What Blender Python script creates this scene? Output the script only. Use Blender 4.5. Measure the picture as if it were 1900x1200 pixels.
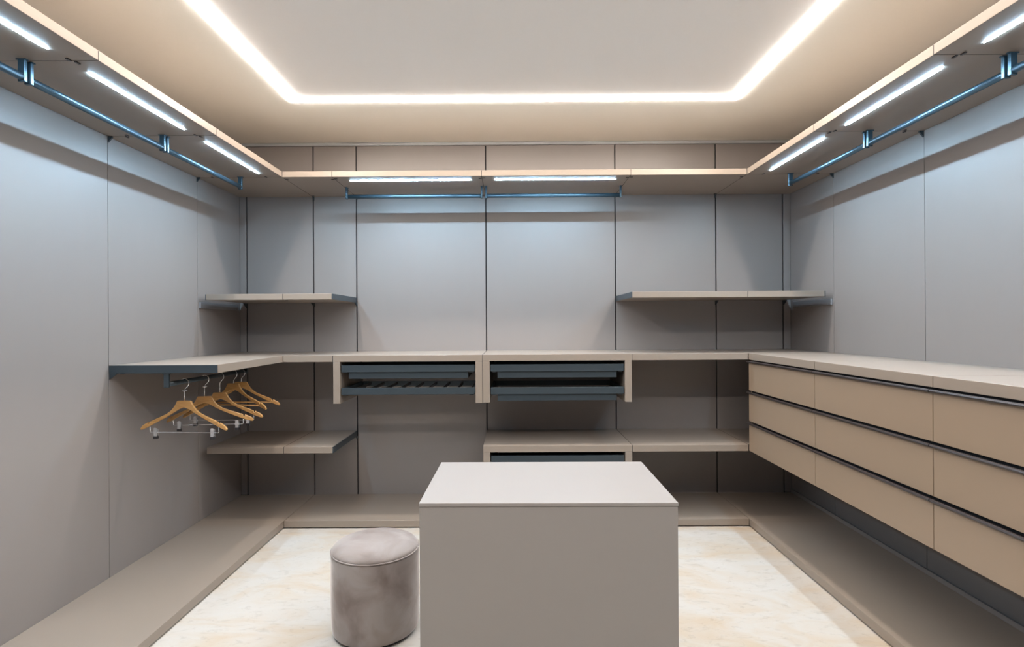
import bpy, bmesh, math, random
from mathutils import Vector, Matrix

# ------------------------------------------------------------------ camera
scene = bpy.context.scene
COL = scene.collection
for o in list(bpy.data.objects):
    bpy.data.objects.remove(o)

CAM_Z = 1.3002
F_PX = 1015.5
cam_data = bpy.data.cameras.new('camera')
cam = bpy.data.objects.new('camera', cam_data)
COL.objects.link(cam)
cam_data.sensor_fit = 'HORIZONTAL'
cam_data.sensor_width = 36.0
cam_data.lens = 36.0 * F_PX / 1900.0
cam_data.clip_start = 0.02
cam.matrix_world = (Matrix.Translation((0, 0, CAM_Z)) @ Matrix.Rotation(0.0021, 4, 'Z')
                    @ Matrix.Rotation(math.pi / 2 + 0.0012, 4, 'X') @ Matrix.Rotation(-0.0058, 4, 'Z'))
scene.camera = cam

# ------------------------------------------------------------------ light and exposure
COVE_COLOR = (1.0, 0.91, 0.825)      # warm white line of light in the ceiling
COVE_POWER = 98.0
LED_COLOR = (0.50, 0.76, 1.0)       # cool white lights under the top shelves
LED_POWER = 325.0
world = bpy.data.worlds.new('world')
scene.world = world
world.use_nodes = True
world.node_tree.nodes['Background'].inputs[0].default_value = (0.8, 0.85, 0.9, 1)
world.node_tree.nodes['Background'].inputs[1].default_value = 0.02
scene.view_settings.view_transform = 'Standard'
scene.view_settings.look = 'None'
scene.view_settings.gamma = 1.0
scene.view_settings.use_curve_mapping = False
scene.view_settings.exposure = 0.11
scene.cycles.max_bounces = 10
scene.cycles.diffuse_bounces = 7
scene.cycles.caustics_reflective = False
scene.cycles.caustics_refractive = False


# ------------------------------------------------------------------ materials
def new_mat(name):
    m = bpy.data.materials.new(name)
    m.use_nodes = True
    return m, m.node_tree.nodes, m.node_tree.links, m.node_tree.nodes['Principled BSDF']


def lacquer(name, color, rough=0.45, vary=0.015, bump=0.015, scale=(60, 60, 60), spec=0.5, metallic=0.0):
    m, n, l, b = new_mat(name)
    tc = n.new('ShaderNodeTexCoord')
    mp = n.new('ShaderNodeMapping'); mp.inputs['Scale'].default_value = scale
    l.new(tc.outputs['Object'], mp.inputs['Vector'])
    nz = n.new('ShaderNodeTexNoise'); nz.inputs['Scale'].default_value = 1.0; nz.inputs['Detail'].default_value = 4
    l.new(mp.outputs['Vector'], nz.inputs['Vector'])
    mx = n.new('ShaderNodeMix'); mx.data_type = 'RGBA'
    c = Vector(color)
    mx.inputs[6].default_value = (*(c * (1 - vary)), 1)
    mx.inputs[7].default_value = (*(c * (1 + vary)), 1)
    l.new(nz.outputs['Fac'], mx.inputs[0])
    l.new(mx.outputs[2], b.inputs['Base Color'])
    b.inputs['Roughness'].default_value = rough
    b.inputs['Specular IOR Level'].default_value = spec
    b.inputs['Metallic'].default_value = metallic
    if bump:
        bp = n.new('ShaderNodeBump'); bp.inputs['Strength'].default_value = bump; bp.inputs['Distance'].default_value = 0.002
        l.new(nz.outputs['Fac'], bp.inputs['Height'])
        l.new(bp.outputs['Normal'], b.inputs['Normal'])
    return m


def emitter(name, color, power):
    m, n, l, b = new_mat(name)
    n.remove(b)
    e = n.new('ShaderNodeEmission')
    e.inputs[0].default_value = (*color, 1)
    e.inputs[1].default_value = power
    l.new(e.outputs[0], n['Material Output'].inputs[0])
    return m


M_PANEL = lacquer('taupe_lacquer_panel', (0.240, 0.214, 0.203), 0.42, scale=(14, 14, 3))
M_BOARD = lacquer('taupe_board', (0.262, 0.216, 0.178), 0.40, scale=(30, 30, 120))
M_DRAWER = lacquer('taupe_drawer_front', (0.280, 0.205, 0.145), 0.45, scale=(12, 12, 12))
M_ISLAND = lacquer('pale_taupe_lacquer', (0.285, 0.264, 0.250), 0.38, scale=(8, 8, 8))
M_DARKMETAL = lacquer('dark_blue_grey_metal', (0.042, 0.057, 0.068), 0.38, metallic=0.35, scale=(20, 20, 200))
M_RAIL = lacquer('anodised_rail', (0.05, 0.085, 0.11), 0.32, metallic=0.6, scale=(200, 200, 5))
M_BLACK = lacquer('black_recess', (0.012, 0.012, 0.014), 0.7)
M_BRONZE = lacquer('dark_bronze_handle', (0.055, 0.045, 0.045), 0.35, metallic=0.5, scale=(200, 5, 200))
M_ALU = lacquer('brushed_aluminium', (0.45, 0.45, 0.47), 0.4, metallic=0.7)
M_CHROME = lacquer('chrome', (0.82, 0.83, 0.85), 0.25, metallic=0.85, vary=0.0, bump=0)
M_RUBBER = lacquer('black_rubber', (0.02, 0.018, 0.02), 0.6)
M_CEIL_OUT = lacquer('ceiling_paint_warm_light', (0.95, 0.95, 0.90), 0.9, vary=0.01, spec=0.2)  # whitish ceiling, with warm bounced light put into its outer colour
M_CEIL_IN = lacquer('ceiling_paint_neutral_light', (0.95, 0.955, 0.96), 0.9, vary=0.01, spec=0.2)  # same ceiling, the centre's more neutral light put into the colour
M_PLASTER = lacquer('white_plaster', (0.42, 0.44, 0.46), 0.7)
M_COVE = emitter('warm_light_diffuser', COVE_COLOR, COVE_POWER)
M_LED = emitter('cool_light_diffuser', LED_COLOR, LED_POWER)


def marble():
    m, n, l, b = new_mat('cream_marble')
    tc = n.new('ShaderNodeTexCoord')
    mp = n.new('ShaderNodeMapping'); mp.inputs['Rotation'].default_value = (0, 0, 0.55); mp.inputs['Scale'].default_value = (1.0, 1.9, 1)
    l.new(tc.outputs['Object'], mp.inputs['Vector'])
    big = n.new('ShaderNodeTexNoise'); big.inputs['Scale'].default_value = 2.2; big.inputs['Detail'].default_value = 8; big.inputs['Roughness'].default_value = 0.62; big.inputs['Distortion'].default_value = 1.2
    l.new(mp.outputs['Vector'], big.inputs['Vector'])
    r1 = n.new('ShaderNodeValToRGB')
    e = r1.color_ramp.elements
    e[0].position = 0.33; e[0].color = (0.50, 0.41, 0.31, 1)
    e[1].position = 0.52; e[1].color = (0.53, 0.49, 0.44, 1)
    x = e.new(0.72); x.color = (0.545, 0.52, 0.49, 1)
    l.new(big.outputs['Fac'], r1.inputs['Fac'])
    sm = n.new('ShaderNodeTexNoise'); sm.inputs['Scale'].default_value = 16; sm.inputs['Detail'].default_value = 7; sm.inputs['Roughness'].default_value = 0.65; sm.inputs['Distortion'].default_value = 0.7
    l.new(mp.outputs['Vector'], sm.inputs['Vector'])
    r2 = n.new('ShaderNodeValToRGB')
    f = r2.color_ramp.elements
    f[0].position = 0.30; f[0].color = (0.62, 0.60, 0.57, 1)
    f[1].position = 0.46; f[1].color = (1, 1, 1, 1)
    l.new(sm.outputs['Fac'], r2.inputs['Fac'])
    mx = n.new('ShaderNodeMix'); mx.data_type = 'RGBA'; mx.blend_type = 'MULTIPLY'; mx.inputs[0].default_value = 0.5
    l.new(r1.outputs[0], mx.inputs[6]); l.new(r2.outputs[0], mx.inputs[7])
    l.new(mx.outputs[2], b.inputs['Base Color'])
    b.inputs['Roughness'].default_value = 0.32
    b.inputs['Specular IOR Level'].default_value = 0.4
    return m


def wood():
    m, n, l, b = new_mat('honey_beech')
    tc = n.new('ShaderNodeTexCoord')
    mp = n.new('ShaderNodeMapping'); mp.inputs['Scale'].default_value = (18, 60, 160)
    l.new(tc.outputs['Object'], mp.inputs['Vector'])
    nz = n.new('ShaderNodeTexNoise'); nz.inputs['Scale'].default_value = 1.0; nz.inputs['Detail'].default_value = 5
    l.new(mp.outputs['Vector'], nz.inputs['Vector'])
    r = n.new('ShaderNodeValToRGB')
    e = r.color_ramp.elements
    e[0].position = 0.3; e[0].color = (0.42, 0.215, 0.07, 1)
    e[1].position = 0.7; e[1].color = (0.55, 0.31, 0.115, 1)
    l.new(nz.outputs['Fac'], r.inputs['Fac'])
    l.new(r.outputs[0], b.inputs['Base Color'])
    b.inputs['Roughness'].default_value = 0.35
    return m


def velvet():
    m, n, l, b = new_mat('taupe_velvet')
    tc = n.new('ShaderNodeTexCoord')
    nz = n.new('ShaderNodeTexNoise'); nz.inputs['Scale'].default_value = 6; nz.inputs['Detail'].default_value = 7; nz.inputs['Distortion'].default_value = 0.6
    l.new(tc.outputs['Object'], nz.inputs['Vector'])
    r = n.new('ShaderNodeValToRGB')
    e = r.color_ramp.elements
    e[0].position = 0.36; e[0].color = (0.165, 0.128, 0.112, 1)
    e[1].position = 0.62; e[1].color = (0.285, 0.250, 0.236, 1)
    l.new(nz.outputs['Fac'], r.inputs['Fac'])
    l.new(r.outputs[0], b.inputs['Base Color'])
    b.inputs['Roughness'].default_value = 0.75
    b.inputs['Sheen Weight'].default_value = 0.9
    b.inputs['Sheen Roughness'].default_value = 0.35
    b.inputs['Sheen Tint'].default_value = (0.9, 0.82, 0.78, 1)
    bp = n.new('ShaderNodeBump'); bp.inputs['Strength'].default_value = 0.25; bp.inputs['Distance'].default_value = 0.004
    l.new(nz.outputs['Fac'], bp.inputs['Height']); l.new(bp.outputs['Normal'], b.inputs['Normal'])
    return m


M_FLOOR = marble()
M_WOOD = wood()
M_VELVET = velvet()


# ------------------------------------------------------------------ mesh helpers
def bm_box(bm, lo, hi, bev=0.0):
    x0, y0, z0 = lo; x1, y1, z1 = hi
    vs = [bm.verts.new(p) for p in ((x0, y0, z0), (x1, y0, z0), (x1, y1, z0), (x0, y1, z0),
                                    (x0, y0, z1), (x1, y0, z1), (x1, y1, z1), (x0, y1, z1))]
    fs = [bm.faces.new([vs[i] for i in q]) for q in ((0, 3, 2, 1), (4, 5, 6, 7), (0, 1, 5, 4), (1, 2, 6, 5), (2, 3, 7, 6), (3, 0, 4, 7))]
    if bev:
        es = list({e for f in fs for e in f.edges})
        bmesh.ops.bevel(bm, geom=es, offset=bev, segments=1, affect='EDGES')


def bm_prism(bm, pts, axis, a0, a1, bev=0.0):
    """extrude a 2-D outline along an axis; pts are the two other coordinates in xyz order"""
    def P(p, a):
        q = list(p); q.insert(axis, a); return q
    A = [bm.verts.new(P(p, a0)) for p in pts]
    B = [bm.verts.new(P(p, a1)) for p in pts]
    k = len(pts)
    fs = [bm.faces.new(A), bm.faces.new(B)]
    for i in range(k):
        fs.append(bm.faces.new((A[i], A[(i + 1) % k], B[(i + 1) % k], B[i])))
    bmesh.ops.recalc_face_normals(bm, faces=fs)
    if bev:
        bmesh.ops.bevel(bm, geom=list({e for f in fs for e in f.edges if e.calc_face_angle(0) > 0.5}), offset=bev, segments=2, affect='EDGES')


def bm_tube(bm, path, r, seg=10, rz=None):
    """round tube through points (rz: separate radius in the second frame direction)"""
    path = [Vector(p) for p in path]
    rings = []
    prev_n = None
    for i, p in enumerate(path):
        if i == 0: t = path[1] - path[0]
        elif i == len(path) - 1: t = path[-1] - path[-2]
        else: t = (path[i + 1] - p).normalized() + (p - path[i - 1]).normalized()
        t.normalize()
        if prev_n is None:
            ref = Vector((0, 0, 1)) if abs(t.z) < 0.9 else Vector((1, 0, 0))
            nn = (ref - t * ref.dot(t)).normalized()
        else:
            nn = (prev_n - t * prev_n.dot(t)).normalized()
        prev_n = nn
        bb = t.cross(nn)
        ring = []
        for k in range(seg):
            a = 2 * math.pi * k / seg
            ring.append(bm.verts.new(p + nn * math.cos(a) * (rz or r) + bb * math.sin(a) * r))
        rings.append(ring)
    fs = []
    for a, b in zip(rings, rings[1:]):
        for k in range(seg):
            fs.append(bm.faces.new((a[k], a[(k + 1) % seg], b[(k + 1) % seg], b[k])))
    fs.append(bm.faces.new(rings[0][::-1])); fs.append(bm.faces.new(rings[-1]))
    bmesh.ops.recalc_face_normals(bm, faces=fs)


def bm_lathe(bm, prof, seg=64):
    rings = []
    for r, z in prof:
        if r < 1e-6:
            rings.append([bm.verts.new((0, 0, z))])
        else:
            rings.append([bm.verts.new((r * math.cos(2 * math.pi * k / seg), r * math.sin(2 * math.pi * k / seg), z)) for k in range(seg)])
    fs = []
    for a, b in zip(rings, rings[1:]):
        for k in range(seg):
            q = [a[k % len(a)], a[(k + 1) % len(a)], b[(k + 1) % len(b)], b[k % len(b)]]
            u = []
            for v in q:
                if v not in u: u.append(v)
            if len(u) > 2: fs.append(bm.faces.new(u))
    bmesh.ops.recalc_face_normals(bm, faces=fs)


def make(name, bm, mat, parent=None, smooth=False, loc=None):
    me = bpy.data.meshes.new(name)
    if smooth:
        for f in bm.faces: f.smooth = True
    bm.to_mesh(me); bm.free()
    me.materials.append(mat)
    o = bpy.data.objects.new(name, me)
    COL.objects.link(o)
    if parent: o.parent = parent
    if loc: o.location = loc
    return o


def box(name, lo, hi, mat, parent=None, bev=0.0008):
    """box in world metres; if the parent is offset, coordinates are relative to its world place"""
    bm = bmesh.new()
    off = world_loc(parent)
    bm_box(bm, Vector(lo) - off, Vector(hi) - off, bev)
    return make(name, bm, mat, parent)


def world_loc(p):
    v = Vector((0, 0, 0))
    while p is not None:
        v = v + p.location
        p = p.parent
    return v


def thing(name, label, cat, loc=(0, 0, 0), group=None, rz=0):
    o = bpy.data.objects.new(name, None)
    o.empty_display_size = 0.1
    COL.objects.link(o)
    o.location = loc; o.rotation_euler = (0, 0, rz)
    o['label'] = label; o['category'] = cat
    if group: o['group'] = group
    return o


def structure(name, bm, mat):
    o = make(name, bm, mat)
    o['kind'] = 'structure'
    return o


# ------------------------------------------------------------------ key measures (metres)
D1, D2 = 3.5, 4.047                  # front of the rear units, rear wall panels
XLW, XRW = -2.0185, 2.0493           # left and right wall panels
XL, XR = -1.4744, 1.5008             # fronts of the side units
X1, X2, X3 = -1.1556, -0.1972, 0.7584
CL, CR = -1.9691, 1.9948
YJ = [3.5, 2.7254, 1.9493, 1.1735, 0.3975]   # module joints along the side walls
YB = -0.36                           # rear of the room behind the camera
ZC = 2.647
PT = 0.018                           # wall panel thickness
G = 0.0016                           # half joint between neighbouring boards

# ------------------------------------------------------------------ room shell
bm = bmesh.new(); bm_box(bm, (XLW - 0.14, YB - 0.12, -0.10), (XRW + 0.14, D2 + 0.14, 0.0))
structure('floor', bm, M_FLOOR)


def wall(name, lo, hi, mat=M_BLACK):
    bm = bmesh.new(); bm_box(bm, lo, hi)
    return structure(name, bm, mat)


w_back = wall('wall_back', (XLW - 0.12, D2 + PT, 0.0), (XRW + 0.12, D2 + PT + 0.10, ZC))
w_left = wall('wall_left', (XLW - PT - 0.10, YB, 0.0), (XLW - PT, D2 + PT, ZC))
w_right = wall('wall_right', (XRW + PT, YB, 0.0), (XRW + PT + 0.10, D2 + PT, ZC))
w_rear = wall('wall_rear', (XLW - 0.12, YB - 0.10, 0.0), (XRW + 0.12, YB, ZC), M_PANEL)

ZP = 2.623                            # top of the wall panels
# rear wall panels, dark standards in the joints
xs = [CL, XL, X1, X2, X3, XR, CR]
gb = 0.0045
for a, b in zip(xs, xs[1:]):
    box('panel', (a + gb, D2, 0.002), (b - gb, D2 + PT, ZP), M_PANEL, w_back, 0.0006)
box('corner_post', (XLW + 0.001, D2 - 0.004, 0.051), (CL - gb, D2 + PT, ZP), M_PANEL, w_back, 0.001)
box('corner_post', (CR + gb, D2 - 0.004, 0.051), (XRW - 0.001, D2 + PT, ZP), M_PANEL, w_back, 0.001)
for x in xs:
    box('slotted_standard', (x - gb + 0.0004, D2 + 0.010, 0.002), (x + gb - 0.0004, D2 + PT, ZP), M_BLACK, w_back, 0)
# side wall panels
ys = [D2 - 0.001] + YJ + [YB]
for side, X, w, sg in (('l', XLW, w_left, -1), ('r', XRW, w_right, 1)):
    for a, b in zip(ys, ys[1:]):
        g = 0.0018
        lo = (min(X, X + sg * PT), b + g, 0.002); hi = (max(X, X + sg * PT), a - g, ZP)
        box('panel', lo, hi, M_PANEL, w, 0.0006)

# plaster strip above the panels on the rear wall
box('trim_1', (XLW, D2 - 0.012, ZP + 0.001), (XRW, D2 + PT, ZC - 0.001), M_PLASTER, None, 0.001)['kind'] = 'structure'
for i, (X, sg) in enumerate(((XLW, -1), (XRW, 1))):
    box('trim_%d' % (i + 2), (min(X - sg * 0.001, X + sg * PT), YB, ZP + 0.001), (max(X - sg * 0.001, X + sg * PT), D2 - 0.014, ZC - 0.001), M_PLASTER, None, 0.001)['kind'] = 'structure'

# ceiling: outer field tinted for warm bounced light, a slot for the line of light and a centre panel tinted for neutral light
SX0, SX1, SY0, SY1 = -1.330, 1.362, 0.70, 3.300   # outer edge of the light line
SW = 0.046
bm = bmesh.new()
for lo, hi in (((XLW - 0.14, YB - 0.12), (XRW + 0.14, SY0)), ((XLW - 0.14, SY1), (XRW + 0.14, D2 + 0.14)),
               ((XLW - 0.14, SY0), (SX0, SY1)), ((SX1, SY0), (XRW + 0.14, SY1))):
    bm_box(bm, (lo[0], lo[1], ZC), (hi[0], hi[1], ZC + 0.06))
bm_box(bm, (SX0, SY0, ZC + 0.04), (SX1, SY1, ZC + 0.06))
ceiling = structure('ceiling', bm, M_CEIL_OUT)
box('centre_panel', (SX0 + SW + 0.004, SY0 + SW + 0.004, ZC + 0.0015), (SX1 - SW - 0.004, SY1 - SW - 0.004, ZC + 0.0395), M_CEIL_IN, ceiling, 0.001)

# ------------------------------------------------------------------ ceiling line of light (mitred diffusers in a slot)
cl = thing('ceiling_light', 'glowing warm white rectangular line of light set into the ceiling', 'light', ((SX0 + SX1) / 2, (SY0 + SY1) / 2, ZC))
off = Vector(cl.location)
e = 0.003
ox0, ox1, oy0, oy1 = SX0 + e, SX1 - e, SY0 + e, SY1 - e
ix0, ix1, iy0, iy1 = SX0 + SW - e, SX1 - SW + e, SY0 + SW - e, SY1 - SW + e
DROP = 0.0046
for quad in (((ox0, oy1), (ox1, oy1), (ix1, iy1), (ix0, iy1)), ((ox1, oy1), (ox1, oy0), (ix1, iy0), (ix1, iy1)),
             ((ox1, oy0), (ox0, oy0), (ix0, iy0), (ix1, iy0)), ((ox0, oy0), (ox0, oy1), (ix0, iy1), (ix0, iy0))):
    bm = bmesh.new()
    bm_prism(bm, [(p[0] - off.x, p[1] - off.y) for p in quad], 2, -DROP, 0.012)
    make('diffuser', bm, M_COVE, cl)

# a plain flush door in the wall behind the camera
d = box('door_1', (-0.42, YB + 0.001, 0.004), (0.42, YB + 0.030, 2.08), M_PANEL, None, 0.002)
d['kind'] = 'structure'
bm = bmesh.new()
bm_tube(bm, [(0.35, YB + 0.031, 1.02), (0.35, YB + 0.075, 1.02), (0.23, YB + 0.075, 1.02)], 0.009)
make('door_handle', bm, M_CHROME, d, True)


# ------------------------------------------------------------------ boards, brackets
def bracket_y(parent, x, ywall, z, depth=0.03, h=0.022, mat=M_DARKMETAL):
    """small triangular support on the rear wall under a board"""
    o = world_loc(parent)
    bm = bmesh.new()
    bm_prism(bm, [(ywall - 0.0005 - o.y, z - o.z), (ywall - depth - o.y, z - o.z), (ywall - depth - o.y, z - 0.004 - o.z), (ywall - 0.0005 - o.y, z - h - o.z)], 0, x - 0.004 - o.x, x + 0.004 - o.x)
    make('bracket', bm, mat, parent)


def bracket_x(parent, y, xwall, sg, z, depth=0.03, h=0.022, mat=M_DARKMETAL):
    o = world_loc(parent)
    bm = bmesh.new()
    a = xwall - sg * 0.0005
    bm_prism(bm, [(a - o.x, z - o.z), (a - sg * depth - o.x, z - o.z), (a - sg * depth - o.x, z - 0.004 - o.z), (a - o.x, z - h - o.z)], 1, y - 0.004 - o.y, y + 0.004 - o.y)
    make('bracket', bm, mat, parent)


def connector(parent, x, y, z, along, side=0):
    """flat dark cam fitting across a joint on the underside of a board"""
    a, b = (0.010, 0.005) if along == 'x' else (0.005, 0.010)
    if along == 'x': x += side * (a + G)
    else: y += side * (b + G)
    box('connector', (x - a, y - b, z - 0.004), (x + a, y + b, z - 0.0002), M_BRONZE, parent, 0.001)


def board(name, label, cat, x0, x1, y0, y1, z0, z1, group=None, mat=None):
    t = thing(name, label, cat, ((x0 + x1) / 2, (y0 + y1) / 2, z0), group)
    box('shelf_board', (x0 + G, y0, z0), (x1 - G, y1, z1), mat or M_BOARD, t, 0.001)
    return t


def led(parent, x0, x1, y0, y1, z, axis):
    """slim diffuser with pointed ends set in the underside of a board, with its frame"""
    o = world_loc(parent)
    if axis == 'x':
        c = (y0 + y1) / 2; p = 0.022
        out = [(x0, c), (x0 + p, y0), (x1 - p, y0), (x1, c), (x1 - p, y1), (x0 + p, y1)]
    else:
        c = (x0 + x1) / 2; p = 0.022
        out = [(c, y0), (x1, y0 + p), (x1, y1 - p), (c, y1), (x0, y1 - p), (x0, y0 + p)]
    bm = bmesh.new()
    bm_prism(bm, [(a - o.x, b - o.y) for a, b in out], 2, z - 0.0020 - o.z, z - 0.0002 - o.z)
    l = make('light_strip', bm, M_LED, parent)
    l['label'] = 'glowing cool white light strip'
    return l


ZU, ZUT = 2.2494, 2.2857


def joint_y(t, x0, x1, y, z0, z1):
    box('support_bar', (x0, y - G + 0.0001, z0 + 0.0006), (x1, y + G - 0.0001, z1 - 0.0006), M_BLACK, t, 0)


def joint_x(t, x, y0, y1, z0, z1):
    box('support_bar', (x - G + 0.0001, y0, z0 + 0.0006), (x + G - 0.0001, y1, z1 - 0.0006), M_BLACK, t, 0)


WG = 0.001     # clearance to the walls
LW = 0.0065     # half width of a light strip
G_TOP = 'top shelves running around the room below the ceiling'
names_l = ['left top shelf next to the far corner, lit underneath, nearest the rear wall',
           'left top shelf second from the far corner, above the wide grey wall',
           'left top shelf reaching into the upper left corner of the photo',
           'left top shelf beside the door, beyond the photo']
names_r = ['right top shelf next to the far corner, lit underneath, nearest the rear wall',
           'right top shelf second from the far corner, over the middle drawers',
           'right top shelf reaching into the upper right corner of the photo',
           'right top shelf beside the door, beyond the photo']
for side in (0, 1):
    sg = -1 if side == 0 else 1
    X = XLW if side == 0 else XRW
    XF = XL if side == 0 else XR
    xa, xb = sorted((X - sg * WG, XF))
    for i in range(4):
        y1, y0 = YJ[i], YJ[i + 1]
        t = thing('top_shelf', (names_l if side == 0 else names_r)[i], 'shelf', ((xa + xb) / 2, (y0 + y1) / 2, ZU), G_TOP)
        box('shelf_board', (xa, y0 + G, ZU), (xb, y1 - G, ZUT), M_BOARD, t, 0.001)
        lx = -1.583 if side == 0 else 1.608
        led(t, lx - LW, lx + LW, y0 + 0.09, y1 - 0.083, ZU, 'y')
        bracket_x(t, y0 + 0.0045, X, sg, ZU, 0.022, 0.030)
        connector(t, XF + sg * 0.085, y0, ZU, 'y', 1)
        connector(t, XF + sg * 0.098, y1, ZU, 'y', -1)
        connector(t, X - sg * 0.09, y0, ZU, 'y', 1)
        connector(t, X - sg * 0.105, y1, ZU, 'y', -1)
        joint_y(t, xa + 0.001, xb - 0.001, y0, ZU, ZUT)
        if i == 0:
            bracket_x(t, y1 - 0.0045, X, sg, ZU, 0.022, 0.030)
            joint_y(t, xa + 0.001, xb - 0.001, y1, ZU, ZUT)
    # corner board
    t = thing('top_shelf', ('left' if side == 0 else 'right') + ' corner square of the top shelf, unlit, against the rear wall', 'shelf', ((xa + xb) / 2, (D1 + D2) / 2, ZU), G_TOP)
    box('shelf_board', (xa + (G if side else 0), D1 + G, ZU), (xb - (0 if side else G), D2 - WG - 0.004, ZUT), M_BOARD, t, 0.001)

tl = ['narrow unlit rear top shelf at left, between corner and first light', 'rear top shelf carrying the left of the two rear light strips',
      'rear top shelf carrying the right of the two rear light strips', 'wide unlit rear top shelf at right, between light and corner']
for (a, b), lab, lit in zip(((XL, X1), (X1, X2), (X2, X3), (X3, XR)), tl, (0, (-1.068, -0.268), (-0.118, 0.680), 0)):
    t = thing('top_shelf', lab, 'shelf', ((a + b) / 2, (D1 + D2) / 2, ZU), G_TOP)
    box('shelf_board', (a + G, D1, ZU), (b - G, D2 - WG, ZUT), M_BOARD, t, 0.001)
    if lit: led(t, lit[0], lit[1], 3.596 - LW, 3.596 + LW, ZU, 'x')
    joint_x(t, a, D1 + 0.001, D2 - 0.006, ZU, ZUT)
    if b == XR: joint_x(t, b, D1 + 0.001, D2 - 0.006, ZU, ZUT)
    for yy in (D1 + 0.045, D2 - 0.035):
        connector(t, a, yy, ZU, 'x', 1)
        connector(t, b, yy + 0.012, ZU, 'x', -1)
    bracket_y(t, b - 0.0045 if b == XR else a + 0.0045, D2, ZU, 0.022, 0.026)

# ------------------------------------------------------------------ hanging rails under the top shelves
RZ = 2.186


def rail_y(name, label, x, y0, y1, ztop, zr, group, mat=M_RAIL, r=0.0120, rz=0.0140):
    t = thing(name, label, 'rail', (x, (y0 + y1) / 2, zr), group)
    L = (y1 - y0) / 2
    bm = bmesh.new(); bm_tube(bm, [(0, -L + 0.004, 0), (0, L - 0.004, 0)], r, 20, rz)
    make('rail', bm, mat, t, True)
    for s in (-1, 1):
        yc = s * (L - 0.009)
        bm = bmesh.new()
        bm_box(bm, (-0.013, yc - 0.006, -rz - 0.003), (0.013, yc + 0.006, ztop - zr - 0.0003), 0.0015)
        bm_box(bm, (-0.018, yc - 0.007, ztop - zr - 0.004), (0.018, yc + 0.007, ztop - zr - 0.0003))
        make('bracket', bm, mat, t)
    return t


def rail_x(name, label, y, x0, x1, ztop, zr, group, mat=M_RAIL, r=0.0120, rz=0.0140):
    t = thing(name, label, 'rail', ((x0 + x1) / 2, y, zr), group)
    L = (x1 - x0) / 2
    bm = bmesh.new(); bm_tube(bm, [(-L + 0.004, 0, 0), (L - 0.004, 0, 0)], r, 20, rz)
    make('rail', bm, mat, t, True)
    for s in (-1, 1):
        xc = s * (L - 0.009)
        bm = bmesh.new()
        bm_box(bm, (xc - 0.006, -0.013, -rz - 0.003), (xc + 0.006, 0.013, ztop - zr - 0.0003), 0.0015)
        bm_box(bm, (xc - 0.007, -0.018, ztop - zr - 0.004), (xc + 0.007, 0.018, ztop - zr - 0.0003))
        make('bracket', bm, mat, t)
    return t


G_RAIL = 'blue grey hanging rails under the top shelves'
where = ['nearest the far corner', 'second from the far corner', 'running off the edge of the photo', 'nearest the door, beyond the photo']
for i in range(4):
    rail_y('hanging_rail', 'left wall clothes rail ' + where[i], -1.735, YJ[i + 1] + 0.004, YJ[i] - 0.004, ZU, RZ, G_RAIL)
    rail_y('hanging_rail', 'right wall clothes rail ' + where[i], 1.770, YJ[i + 1] + 0.004, YJ[i] - 0.004, ZU, RZ, G_RAIL)
rail_x('hanging_rail', 'rear wall clothes rail under the left of the two rear light strips', 3.775, X1 + 0.004, X2 - 0.006, ZU, RZ, G_RAIL)
rail_x('hanging_rail', 'rear wall clothes rail under the right of the two rear light strips', 3.775, X2 + 0.006, X3 - 0.004, ZU, RZ, G_RAIL)

# ------------------------------------------------------------------ small upper shelves in both corners
ZS, ZST = 1.465, 1.5032


def end_panel(t, x0, x1, y0, y1, z0, z1):
    p = box('end_panel', (x0, y0, z0), (x1, y1, z1), M_DARKMETAL, t, 0.0006)
    p['label'] = 'dark blue grey metal end strip'


EP = 0.004
t = board('corner_shelf', 'small upper left shelf, the half against the left wall', 'shelf', CL + 0.002, XL, D1, D2 - WG, ZS, ZST, 'small upper corner shelves')
end_panel(t, CL - 0.0025, CL + 0.002, D1 + 0.002, D2 - 0.006, ZS + 0.001, ZST - 0.001)
bracket_y(t, CL, D2 - 0.004, ZS, 0.045, 0.035)
pr = box('wall_rail', (XLW + 0.0005, D1 + 0.01, ZS - 0.052), (XLW + 0.012, D2 - 0.06, ZS - 0.012), M_ALU, t, 0.002)
pr['label'] = 'pale aluminium wall rail'
t = board('corner_shelf', 'small upper left shelf, the half with the dark open end', 'shelf', XL, X1 - EP, D1, D2 - WG, ZS, ZST, 'small upper corner shelves')
end_panel(t, X1 - EP - G, X1, D1 + 0.002, D2 - WG, ZS + 0.0005, ZST - 0.0005)
joint_x(t, XL, D1 + 0.001, D2 - 0.006, ZS, ZST)
bracket_y(t, XL + 0.0045, D2, ZS, 0.06, 0.030); bracket_y(t, X1, D2, ZS, 0.045, 0.024)
connector(t, XL, D1 + 0.03, ZS, 'x', 1)
t = board('corner_shelf', 'small upper right shelf, the longer half with the dark open end', 'shelf', X3 + EP, XR, D1, D2 - WG, ZS, ZST, 'small upper corner shelves')
end_panel(t, X3, X3 + EP + G, D1 + 0.002, D2 - WG, ZS + 0.0005, ZST - 0.0005)
joint_x(t, XR, D1 + 0.001, D2 - 0.006, ZS, ZST)
bracket_y(t, XR - 0.0045, D2, ZS, 0.05, 0.030)
t = board('corner_shelf', 'small upper right shelf, the half against the right wall', 'shelf', XR, CR - 0.002, D1, D2 - WG, ZS, ZST, 'small upper corner shelves')
end_panel(t, CR - 0.002, CR + 0.0025, D1 + 0.002, D2 - 0.006, ZS + 0.001, ZST - 0.001)
bracket_y(t, CR, D2 - 0.004, ZS, 0.045, 0.035)
pr = box('wall_rail', (XRW - 0.012, D1 + 0.01, ZS - 0.052), (XRW - 0.0005, D2 - 0.06, ZS - 0.012), M_ALU, t, 0.002)
pr['label'] = 'pale aluminium wall rail'

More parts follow.
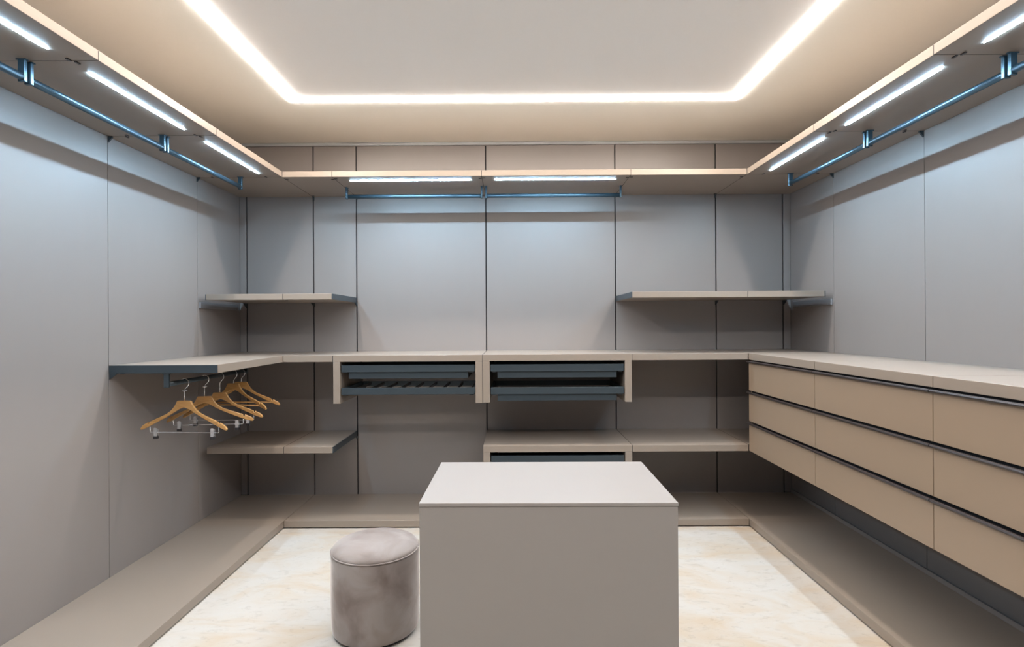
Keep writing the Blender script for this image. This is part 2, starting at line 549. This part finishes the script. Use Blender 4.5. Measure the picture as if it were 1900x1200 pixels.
# ------------------------------------------------------------------ desk level
ZM, ZMT = 1.0648, 1.1061
t = thing('desk_shelf', 'taupe mid height shelf on the left wall with coat hangers below', 'shelf', ((XLW + XL) / 2, 3.38, ZM), 'mid height shelves')
box('shelf_board', (XLW + WG, YJ[1] + EP, ZM), (XL - G, D2 - 0.006, ZMT), M_BOARD, t, 0.001)
end_panel(t, XLW + WG, XL - 0.0015, YJ[1], YJ[1] + EP + 0.0002, ZM, ZMT - 0.0008)
bracket_x(t, YJ[1] + 0.006, XLW, -1, ZM, 0.035, 0.030)
connector(t, XLW + 0.06, YJ[1] + 0.012, ZM, 'x')
t = board('desk_shelf', 'short mid height shelf between the hanger shelf and the left tray cabinet', 'shelf', XL, X1, D1, D2 - WG, ZM, ZMT, 'mid height shelves')
joint_x(t, XL, D1 + 0.001, D2 - 0.006, ZM, ZMT)
joint_x(t, X1, D1 + 0.001, D2 - 0.006, ZM, ZMT)
t = board('desk_shelf', 'mid height shelf between the right tray cabinet and the drawers', 'shelf', X3, XR, D1, D2 - WG, ZM, ZMT, 'mid height shelves')
joint_x(t, X3, D1 + 0.001, D2 - 0.006, ZM, ZMT)
joint_x(t, XR, D1 + 0.001, D2 - 0.006, ZM, ZMT)
t = thing('desk_shelf', 'square corner top between the rear shelf and drawer tops', 'shelf', ((XRW + XR) / 2, 3.77, ZM), 'mid height shelves')
box('shelf_board', (XR + G, D1 + G, ZM), (XRW - WG, D2 - 0.006, ZMT), M_BOARD, t, 0.001)


# ------------------------------------------------------------------ open cabinets with pull-out trays
ST = 0.044   # side thickness


def tray(parent, xa, xb, ztop, y_front, kind):
    """metal pull-out: front rail, side rails and either a box or trouser bars"""
    w = 0.044
    off = world_loc(parent)
    z0 = ztop - w
    depth = 0.47
    bm = bmesh.new()
    def bx(lo, hi, bev=0.0008): bm_box(bm, Vector(lo) - off, Vector(hi) - off, bev)
    bx((xa, y_front, z0), (xb, y_front + 0.014, ztop))
    bx((xa, y_front + 0.0145, z0 + 0.004), (xa + 0.012, y_front + depth, ztop - 0.004))
    bx((xb - 0.012, y_front + 0.0145, z0 + 0.004), (xb, y_front + depth, ztop - 0.004))
    bx((xa + 0.0125, y_front + depth - 0.012, z0 + 0.004), (xb - 0.0125, y_front + depth, ztop - 0.004))
    t = make('trouser_rack' if kind == 'bars' else 'pull_out_tray', bm, M_DARKMETAL, parent)
    for x in (xa + 0.008, xb - 0.036):
        box('runner', (x, y_front + 0.004, z0 - 0.006), (x + 0.028, y_front + depth - 0.02, z0 - 0.0008), M_BLACK, t, 0)
    if kind == 'box':
        bz0 = z0 - 0.043
        bm = bmesh.new()
        a, b = xa + 0.043, xb - 0.043
        yb0, yb1 = y_front + 0.015, y_front + depth - 0.03
        bx2 = lambda lo, hi: bm_box(bm, Vector(lo) - off, Vector(hi) - off, 0.0008)
        bx2((a, yb0, bz0), (b, yb0 + 0.010, z0 - 0.0003)); bx2((a, yb1 - 0.01, bz0), (b, yb1, z0 - 0.0003))
        bx2((a, yb0 + 0.0102, bz0), (a + 0.010, yb1 - 0.0102, z0 - 0.0003)); bx2((b - 0.010, yb0 + 0.0102, bz0), (b, yb1 - 0.0102, z0 - 0.0003))
        bx2((a + 0.0102, yb0 + 0.0102, bz0), (b - 0.0102, yb1 - 0.0102, bz0 + 0.006))
        make('drop_box', bm, M_DARKMETAL, t)
    else:
        n = 9
        for k in range(n):
            x = xa + (xb - xa) * (k + 0.75) / n
            box('bar', (x - 0.004, y_front + 0.0145, z0 + 0.016), (x + 0.004, y_front + depth - 0.0125, z0 + 0.034), M_BRONZE, t, 0.001)
    return t


def tray_cabinet(label, xa, xb, z0, z1, zbot, kinds, tops):
    t = thing('tray_cabinet', label, 'cabinet', ((xa + xb) / 2, (D1 + D2) / 2, zbot), 'open cabinets with metal pull-outs')
    box('top_panel', (xa + G, D1, z0), (xb - G, D2 - WG, z1), M_BOARD, t, 0.001)
    box('side_panel', (xa + G, D1, zbot), (xa + G + ST, D2 - WG, z0 - 0.0003), M_BOARD, t, 0.001)
    box('side_panel', (xb - G - ST, D1, zbot), (xb - G, D2 - WG, z0 - 0.0003), M_BOARD, t, 0.001)
    if xb == X2: joint_x(t, xb, D1 + 0.001, D2 - 0.006, zbot, z1)
    for k, zt in zip(kinds, tops):
        tray(t, xa + G + ST + 0.006, xb - G - ST - 0.006, zt, D1 + 0.008, k)
    return t


tray_cabinet('left open cabinet with a tray above a trouser rack', X1, X2, ZM, ZMT, 0.797, ('box', 'bars'), (1.042, 0.897))
tray_cabinet('right open cabinet with two stacked dark metal trays', X2, X3, ZM, ZMT, 0.799, ('box', 'box'), (1.042, 0.895))
ZL, ZLT = 0.481, 0.522
tray_cabinet('low open cabinet partly hidden behind the white island', X2, X3, ZL, ZLT, 0.20, ('box', 'box'), (0.457, 0.31))

# ------------------------------------------------------------------ low shelves
t = board('low_shelf', 'low left shelf, the half towards the left wall', 'shelf', CL + 0.002, XL, D1, D2 - WG, ZL, ZLT, 'low shelves')
bracket_y(t, CL, D2 - 0.004, ZL)
t = board('low_shelf', 'low left shelf, the half with the dark sloping open end', 'shelf', XL, X1 - EP, D1, D2 - WG, ZL, ZLT, 'low shelves')
joint_x(t, XL, D1 + 0.001, D2 - 0.006, ZL, ZLT)
end_panel(t, X1 - EP - G, X1, D1 + 0.002, D2 - WG, ZL + 0.0005, ZLT - 0.0005)
bracket_y(t, X1, D2, ZL, 0.04, 0.02)
t = board('low_shelf', 'low right shelf running from the low cabinet to the drawers', 'shelf', X3, XR, D1, D2 - WG, ZL, ZLT, 'low shelves')
joint_x(t, X3, D1 + 0.001, D2 - 0.006, ZL, ZLT)
joint_x(t, XR, D1 + 0.001, D2 - 0.006, ZL, ZLT)
board('low_shelf', 'low shelf piece in the dark corner behind the drawers', 'shelf', XR, CR, D1 + 0.013, D2 - 0.006, ZL, ZLT, 'low shelves')

# ------------------------------------------------------------------ base platforms on the floor
def platform(label, x0, x1, y0, y1, front, skirt):
    t = thing('platform', label, 'platform', ((x0 + x1) / 2, (y0 + y1) / 2, 0.0), 'low platforms along the walls')
    box('platform_board', (x0, y0, 0.008), (x1, y1, 0.050), M_BOARD, t, 0.001)
    box('plinth', (x0 + 0.03 * (front == 'left'), y0 + 0.03 * (front == 'front'), 0.0005), (x1 - 0.03 * (front == 'right'), y1, 0.0078), M_BLACK, t, 0)
    return t


platform('long platform along the left wall, bare and evenly lit', XLW + WG, XL - G, YJ[4], D2 - 0.006, 'right', None)
platform('platform along the rear wall behind the island', XL + G, XR - G, D1, D2 - WG, 'front', None)
platform('long platform along the right wall, shaded below the drawers', XR + G, XRW - WG, YJ[4], D2 - 0.006, 'left', None)
box('baseboard_right', (XRW - 0.010, YJ[4], 0.0505), (XRW - 0.0005, D2 - 0.006, 0.075), M_PANEL, None, 0.001)['kind'] = 'structure'

# ------------------------------------------------------------------ wall hung drawers on the right
XD = 1.503
HZ = [1.050, 0.854, 0.658]
ZD0 = 0.484
YD = [3.5, 2.735, 1.966, 1.1735, 0.3975]
dl = ['three drawer unit nearest the far right corner, narrowest in view', 'middle three drawer unit on the right wall',
      'three drawer unit cut off by the right edge of the photo', 'three drawer unit nearest the door, beyond the photo']
for i in range(4):
    y1, y0 = YD[i], YD[i + 1]
    t = thing('drawer_unit', dl[i], 'drawers', ((XD + XRW) / 2, (y0 + y1) / 2, ZD0), 'wall hung drawer units on the right')
    box('top_panel', (XD, y0 + G, ZM), (XRW - WG, y1 - G, ZMT), M_BOARD, t, 0.001)
    box('carcass', (XD + 0.022, y0 + G, ZD0 + 0.002), (XRW - WG, y1 - G, ZM - 0.0005), M_BLACK if i else M_BRONZE, t, 0)
    if i == 0:
        box('side_panel', (XD + 0.0205, y1 - G + 0.0001, ZD0 + 0.001), (XRW - 0.004, y1 + 0.0115, ZM - 0.001), M_DRAWER, t, 0.0005)
    for k in range(3):
        zt = HZ[k] - 0.004
        zb = (HZ[k + 1] + 0.016) if k < 2 else ZD0
        gg = 0.0016
        fr = box('drawer', (XD, y0 + gg, zb), (XD + 0.020, y1 - gg, zt), M_DRAWER, t, 0.0008)
        # rolled lip handle along the top edge of the drawer front
        o = world_loc(fr)
        prof = [(XD + 0.020, HZ[k] - 0.0038), (XD - 0.012, HZ[k] - 0.0038), (XD - 0.016, HZ[k] - 0.001), (XD - 0.017, HZ[k] + 0.003), (XD - 0.015, HZ[k] + 0.007),
                (XD - 0.010, HZ[k] + 0.0085), (XD - 0.002, HZ[k] + 0.006), (XD + 0.004, HZ[k] + 0.001), (XD + 0.020, HZ[k] + 0.001)]
        bm = bmesh.new()
        bm_prism(bm, [(a - o.x, b - o.z) for a, b in prof], 1, y0 + 0.002 - o.y, y1 - 0.002 - o.y)
        h = make('handle', bm, M_BRONZE, fr)
        h['label'] = 'dark bronze lip handle'

# ------------------------------------------------------------------ island
ITH = 0.75
isl = thing('island', 'pale square edged island block standing on the marble floor', 'table', (0.105, 1.935, 0.0), rz=-0.008)
bm = bmesh.new(); bm_box(bm, (-0.396, -0.249, 0.0005), (0.400, 0.249, ITH - 0.0124), 0.001)
make('body', bm, M_ISLAND, isl)
bm = bmesh.new(); bm_box(bm, (-0.3975, -0.2505, ITH - 0.012), (0.4015, 0.2505, ITH), 0.0015)
make('top_panel', bm, M_ISLAND, isl)

# ------------------------------------------------------------------ pouf
pf = thing('pouf', 'round taupe velvet pouf beside the island', 'stool', (-0.597, 2.352, 0.0))
R0 = 0.1845
H0 = 0.347
prof = [(0, 0.012), (R0 * 0.93, 0.012), (R0 * 0.965, 0.016), (R0 * 0.985, 0.028), (R0 * 0.99, 0.06)]
for k in range(1, 12): prof.append((R0 * (0.99 + 0.012 * math.sin(k / 12 * math.pi)), 0.06 + (H0 - 0.075) * k / 12))
prof += [(R0 * 0.995, H0 - 0.008), (R0 * 0.985, H0 - 0.002), (0, H0 - 0.002)]
bm = bmesh.new(); bm_lathe(bm, prof, 96); make('body', bm, M_VELVET, pf, True)
prof = [(0, H0 - 0.0015), (R0 * 0.96, H0 - 0.0015)] + [(R0 * 0.985 * math.cos(a), H0 + 0.001 + 0.043 * math.sin(a) ** 0.85) for a in [math.radians(x) for x in (1, 4, 8, 13, 20, 28, 38, 50, 62, 75, 84)]] + [(0, H0 + 0.044)]
bm = bmesh.new(); bm_lathe(bm, prof, 96); make('cushion', bm, M_VELVET, pf, True)
bm = bmesh.new()
bmv = [(R0 * 0.993 * math.cos(2 * math.pi * k / 96), R0 * 0.993 * math.sin(2 * math.pi * k / 96), H0) for k in range(97)]
bm_tube(bm, bmv, 0.0032, 8); make('piping', bm, M_VELVET, pf, True)
bm = bmesh.new(); bm_lathe(bm, [(0, 0.0005), (R0 * 0.88, 0.0005), (R0 * 0.88, 0.0118), (0, 0.0118)], 64); make('foot', bm, M_BLACK, pf)

# ------------------------------------------------------------------ hanger rail and hangers under the left shelf
HRZ = 1.008
rail_y('hanging_rail', 'short dark clothes rail under the left shelf holding the wooden hangers', -1.738, YJ[1] + 0.006, D1 + 0.06, ZM, HRZ, G_RAIL, M_DARKMETAL, 0.009, 0.0125)


def half_outline():
    top = [(0.0, 0.0), (0.034, 0.0), (0.038, -0.003), (0.047, -0.021), (0.060, -0.040), (0.076, -0.056), (0.097, -0.071), (0.130, -0.086), (0.165, -0.101), (0.188, -0.112),
           (0.1895, -0.1205), (0.1965, -0.1235), (0.199, -0.115), (0.202, -0.117), (0.220, -0.127), (0.232, -0.137), (0.238, -0.149)]
    bot = [(0.2355, -0.155), (0.229, -0.1545), (0.205, -0.144), (0.180, -0.131), (0.140, -0.110), (0.097, -0.0875), (0.060, -0.066), (0.030, -0.047), (0.0, -0.036)]
    return top, bot


def make_hanger(label, Y, zneck, kind, contour, rot, swivel, wl=1.0):
    X = -1.738
    t = thing('coat_hanger', label, 'hanger', (X, Y, zneck), 'wooden hangers on the short rail', rz=rot)
    top, bot = half_outline()
    right = top + bot
    pts = right + [(-x, z) for x, z in reversed(right[1:-1])]
    bm = bmesh.new()
    # two symmetric faces, strip built as ladder between upper and lower edge so it can bend
    def strip(sgn):
        n = 26
        def interp(poly, x):
            for (x0, z0), (x1, z1) in zip(poly, poly[1:]):
                if min(x0, x1) - 1e-9 <= x <= max(x0, x1) + 1e-9 and abs(x1 - x0) > 1e-9:
                    return z0 + (z1 - z0) * (x - x0) / (x1 - x0)
            return poly[-1][1]
        xs_ = sorted(set([p[0] for p in top] + [p[0] for p in bot if p[0] < 0.236]))
        up = top + [(0.2381, -0.1495)]
        lo = list(reversed(bot)) + [(0.238, -0.150)]
        cols = []
        for x in xs_:
            zu_, zl_ = interp(up, x), interp(lo, x)
            th = 0.0065
            yy = contour * (x / 0.24) ** 2
            e_ = min(0.0025, (zu_ - zl_) * 0.3)
            sec = [(-th + e_, zu_), (th - e_, zu_), (th, zu_ - e_), (th, zl_ + e_), (th - e_, zl_), (-th + e_, zl_), (-th, zl_ + e_), (-th, zu_ - e_)]
            cols.append([bm.verts.new((sgn * x, yy + a, b)) for a, b in sec])
        fs = []
        for a, b in zip(cols, cols[1:]):
            for k in range(8):
                fs.append(bm.faces.new((a[k], a[(k + 1) % 8], b[(k + 1) % 8], b[k])))
        fs.append(bm.faces.new(cols[-1]))
    strip(1); strip(-1)
    bmesh.ops.remove_doubles(bm, verts=bm.verts, dist=1e-5)
    bmesh.ops.recalc_face_normals(bm, faces=bm.faces)
    make('wooden_body', bm, M_WOOD, t)
    # hook
    dz = HRZ + 0.0125 - zneck                  # top of the rail above the neck
    rr = 0.024
    cz = dz - rr + 0.0022
    path = [(0, 0, -0.01), (0, 0, (cz - rr) * 0.6), (0.0, 0, cz - rr - 0.012), (0.006, 0, cz - rr - 0.004)]
    for k in range(0, 15):
        a = math.radians(-58 + k * 17)
        path.append((rr * math.cos(a), 0, cz + rr * math.sin(a)))
    bm = bmesh.new(); bm_tube(bm, path, 0.0019, 8)
    make('hook', bm, M_CHROME, t, True)
    if swivel:
        bm = bmesh.new(); bm_tube(bm, [(0, 0, cz - rr - 0.018), (0, 0, cz - rr - 0.013)], 0.013, 16)
        make('collar', bm, M_CHROME, t, True)
    cy = contour * (0.19 / 0.24) ** 2
    if kind == 'clips':
        zb = -0.168
        bm = bmesh.new()
        bm_tube(bm, [(-0.190, cy, -0.128), (-0.190, cy, zb + 0.004), (-0.187, cy, zb), (0.187, cy, zb), (0.190, cy, zb + 0.004), (0.190, cy, -0.128)], 0.0018, 8)
        make('clip_bar', bm, M_CHROME, t, True)
        for s in (-1, 1):
            x = s * 0.157
            bm = bmesh.new()
            bm_prism(bm, [(x - 0.009, zb + 0.018), (x - 0.006, zb + 0.024), (x + 0.006, zb + 0.024), (x + 0.009, zb + 0.018), (x + 0.008, zb - 0.020), (x - 0.008, zb - 0.020)], 1, cy - 0.007, cy - 0.0045)
            bm_prism(bm, [(x - 0.009, zb + 0.012), (x - 0.006, zb + 0.018), (x + 0.006, zb + 0.018), (x + 0.009, zb + 0.012), (x + 0.008, zb - 0.020), (x - 0.008, zb - 0.020)], 1, cy + 0.0045, cy + 0.007)
            bm_tube(bm, [(x - 0.010, cy, zb), (x + 0.010, cy, zb)], 0.0048, 10)
            c = make('clip', bm, M_CHROME, t)
            bm = bmesh.new(); bm_box(bm, (x - 0.0105, cy - 0.0085, zb - 0.034), (x + 0.0105, cy + 0.0085, zb - 0.0203), 0.001)
            p = make('clip_pad', bm, M_RUBBER, c); p['label'] = 'black rubber pad'
    else:
        bm = bmesh.new()
        bm_tube(bm, [(-0.196, cy, -0.132), (0.196, cy, -0.132)], 0.0052, 12)
        make('trouser_bar', bm, M_WOOD, t, True)
    return t


make_hanger('front wooden hanger with clips, nearest the camera, widest in view', 2.887, 0.907, 'clips', -0.005, -0.07, True)
make_hanger('second wooden hanger from the front, with clips and a collared hook', 3.075, 0.905, 'clips', 0.075, 0.10, True)
make_hanger('third wooden hanger from the front, with clips and a plain hook', 3.235, 0.907, 'clips', 0.035, 0.0, False)
make_hanger('fourth wooden hanger, with a wooden bar, second from the rear wall', 3.395, 0.943, 'bar', -0.02, -0.18, False)
make_hanger('rearmost wooden hanger, with a wooden bar, closest to the rear wall', 3.490, 0.943, 'bar', 0.02, 0.0, False)
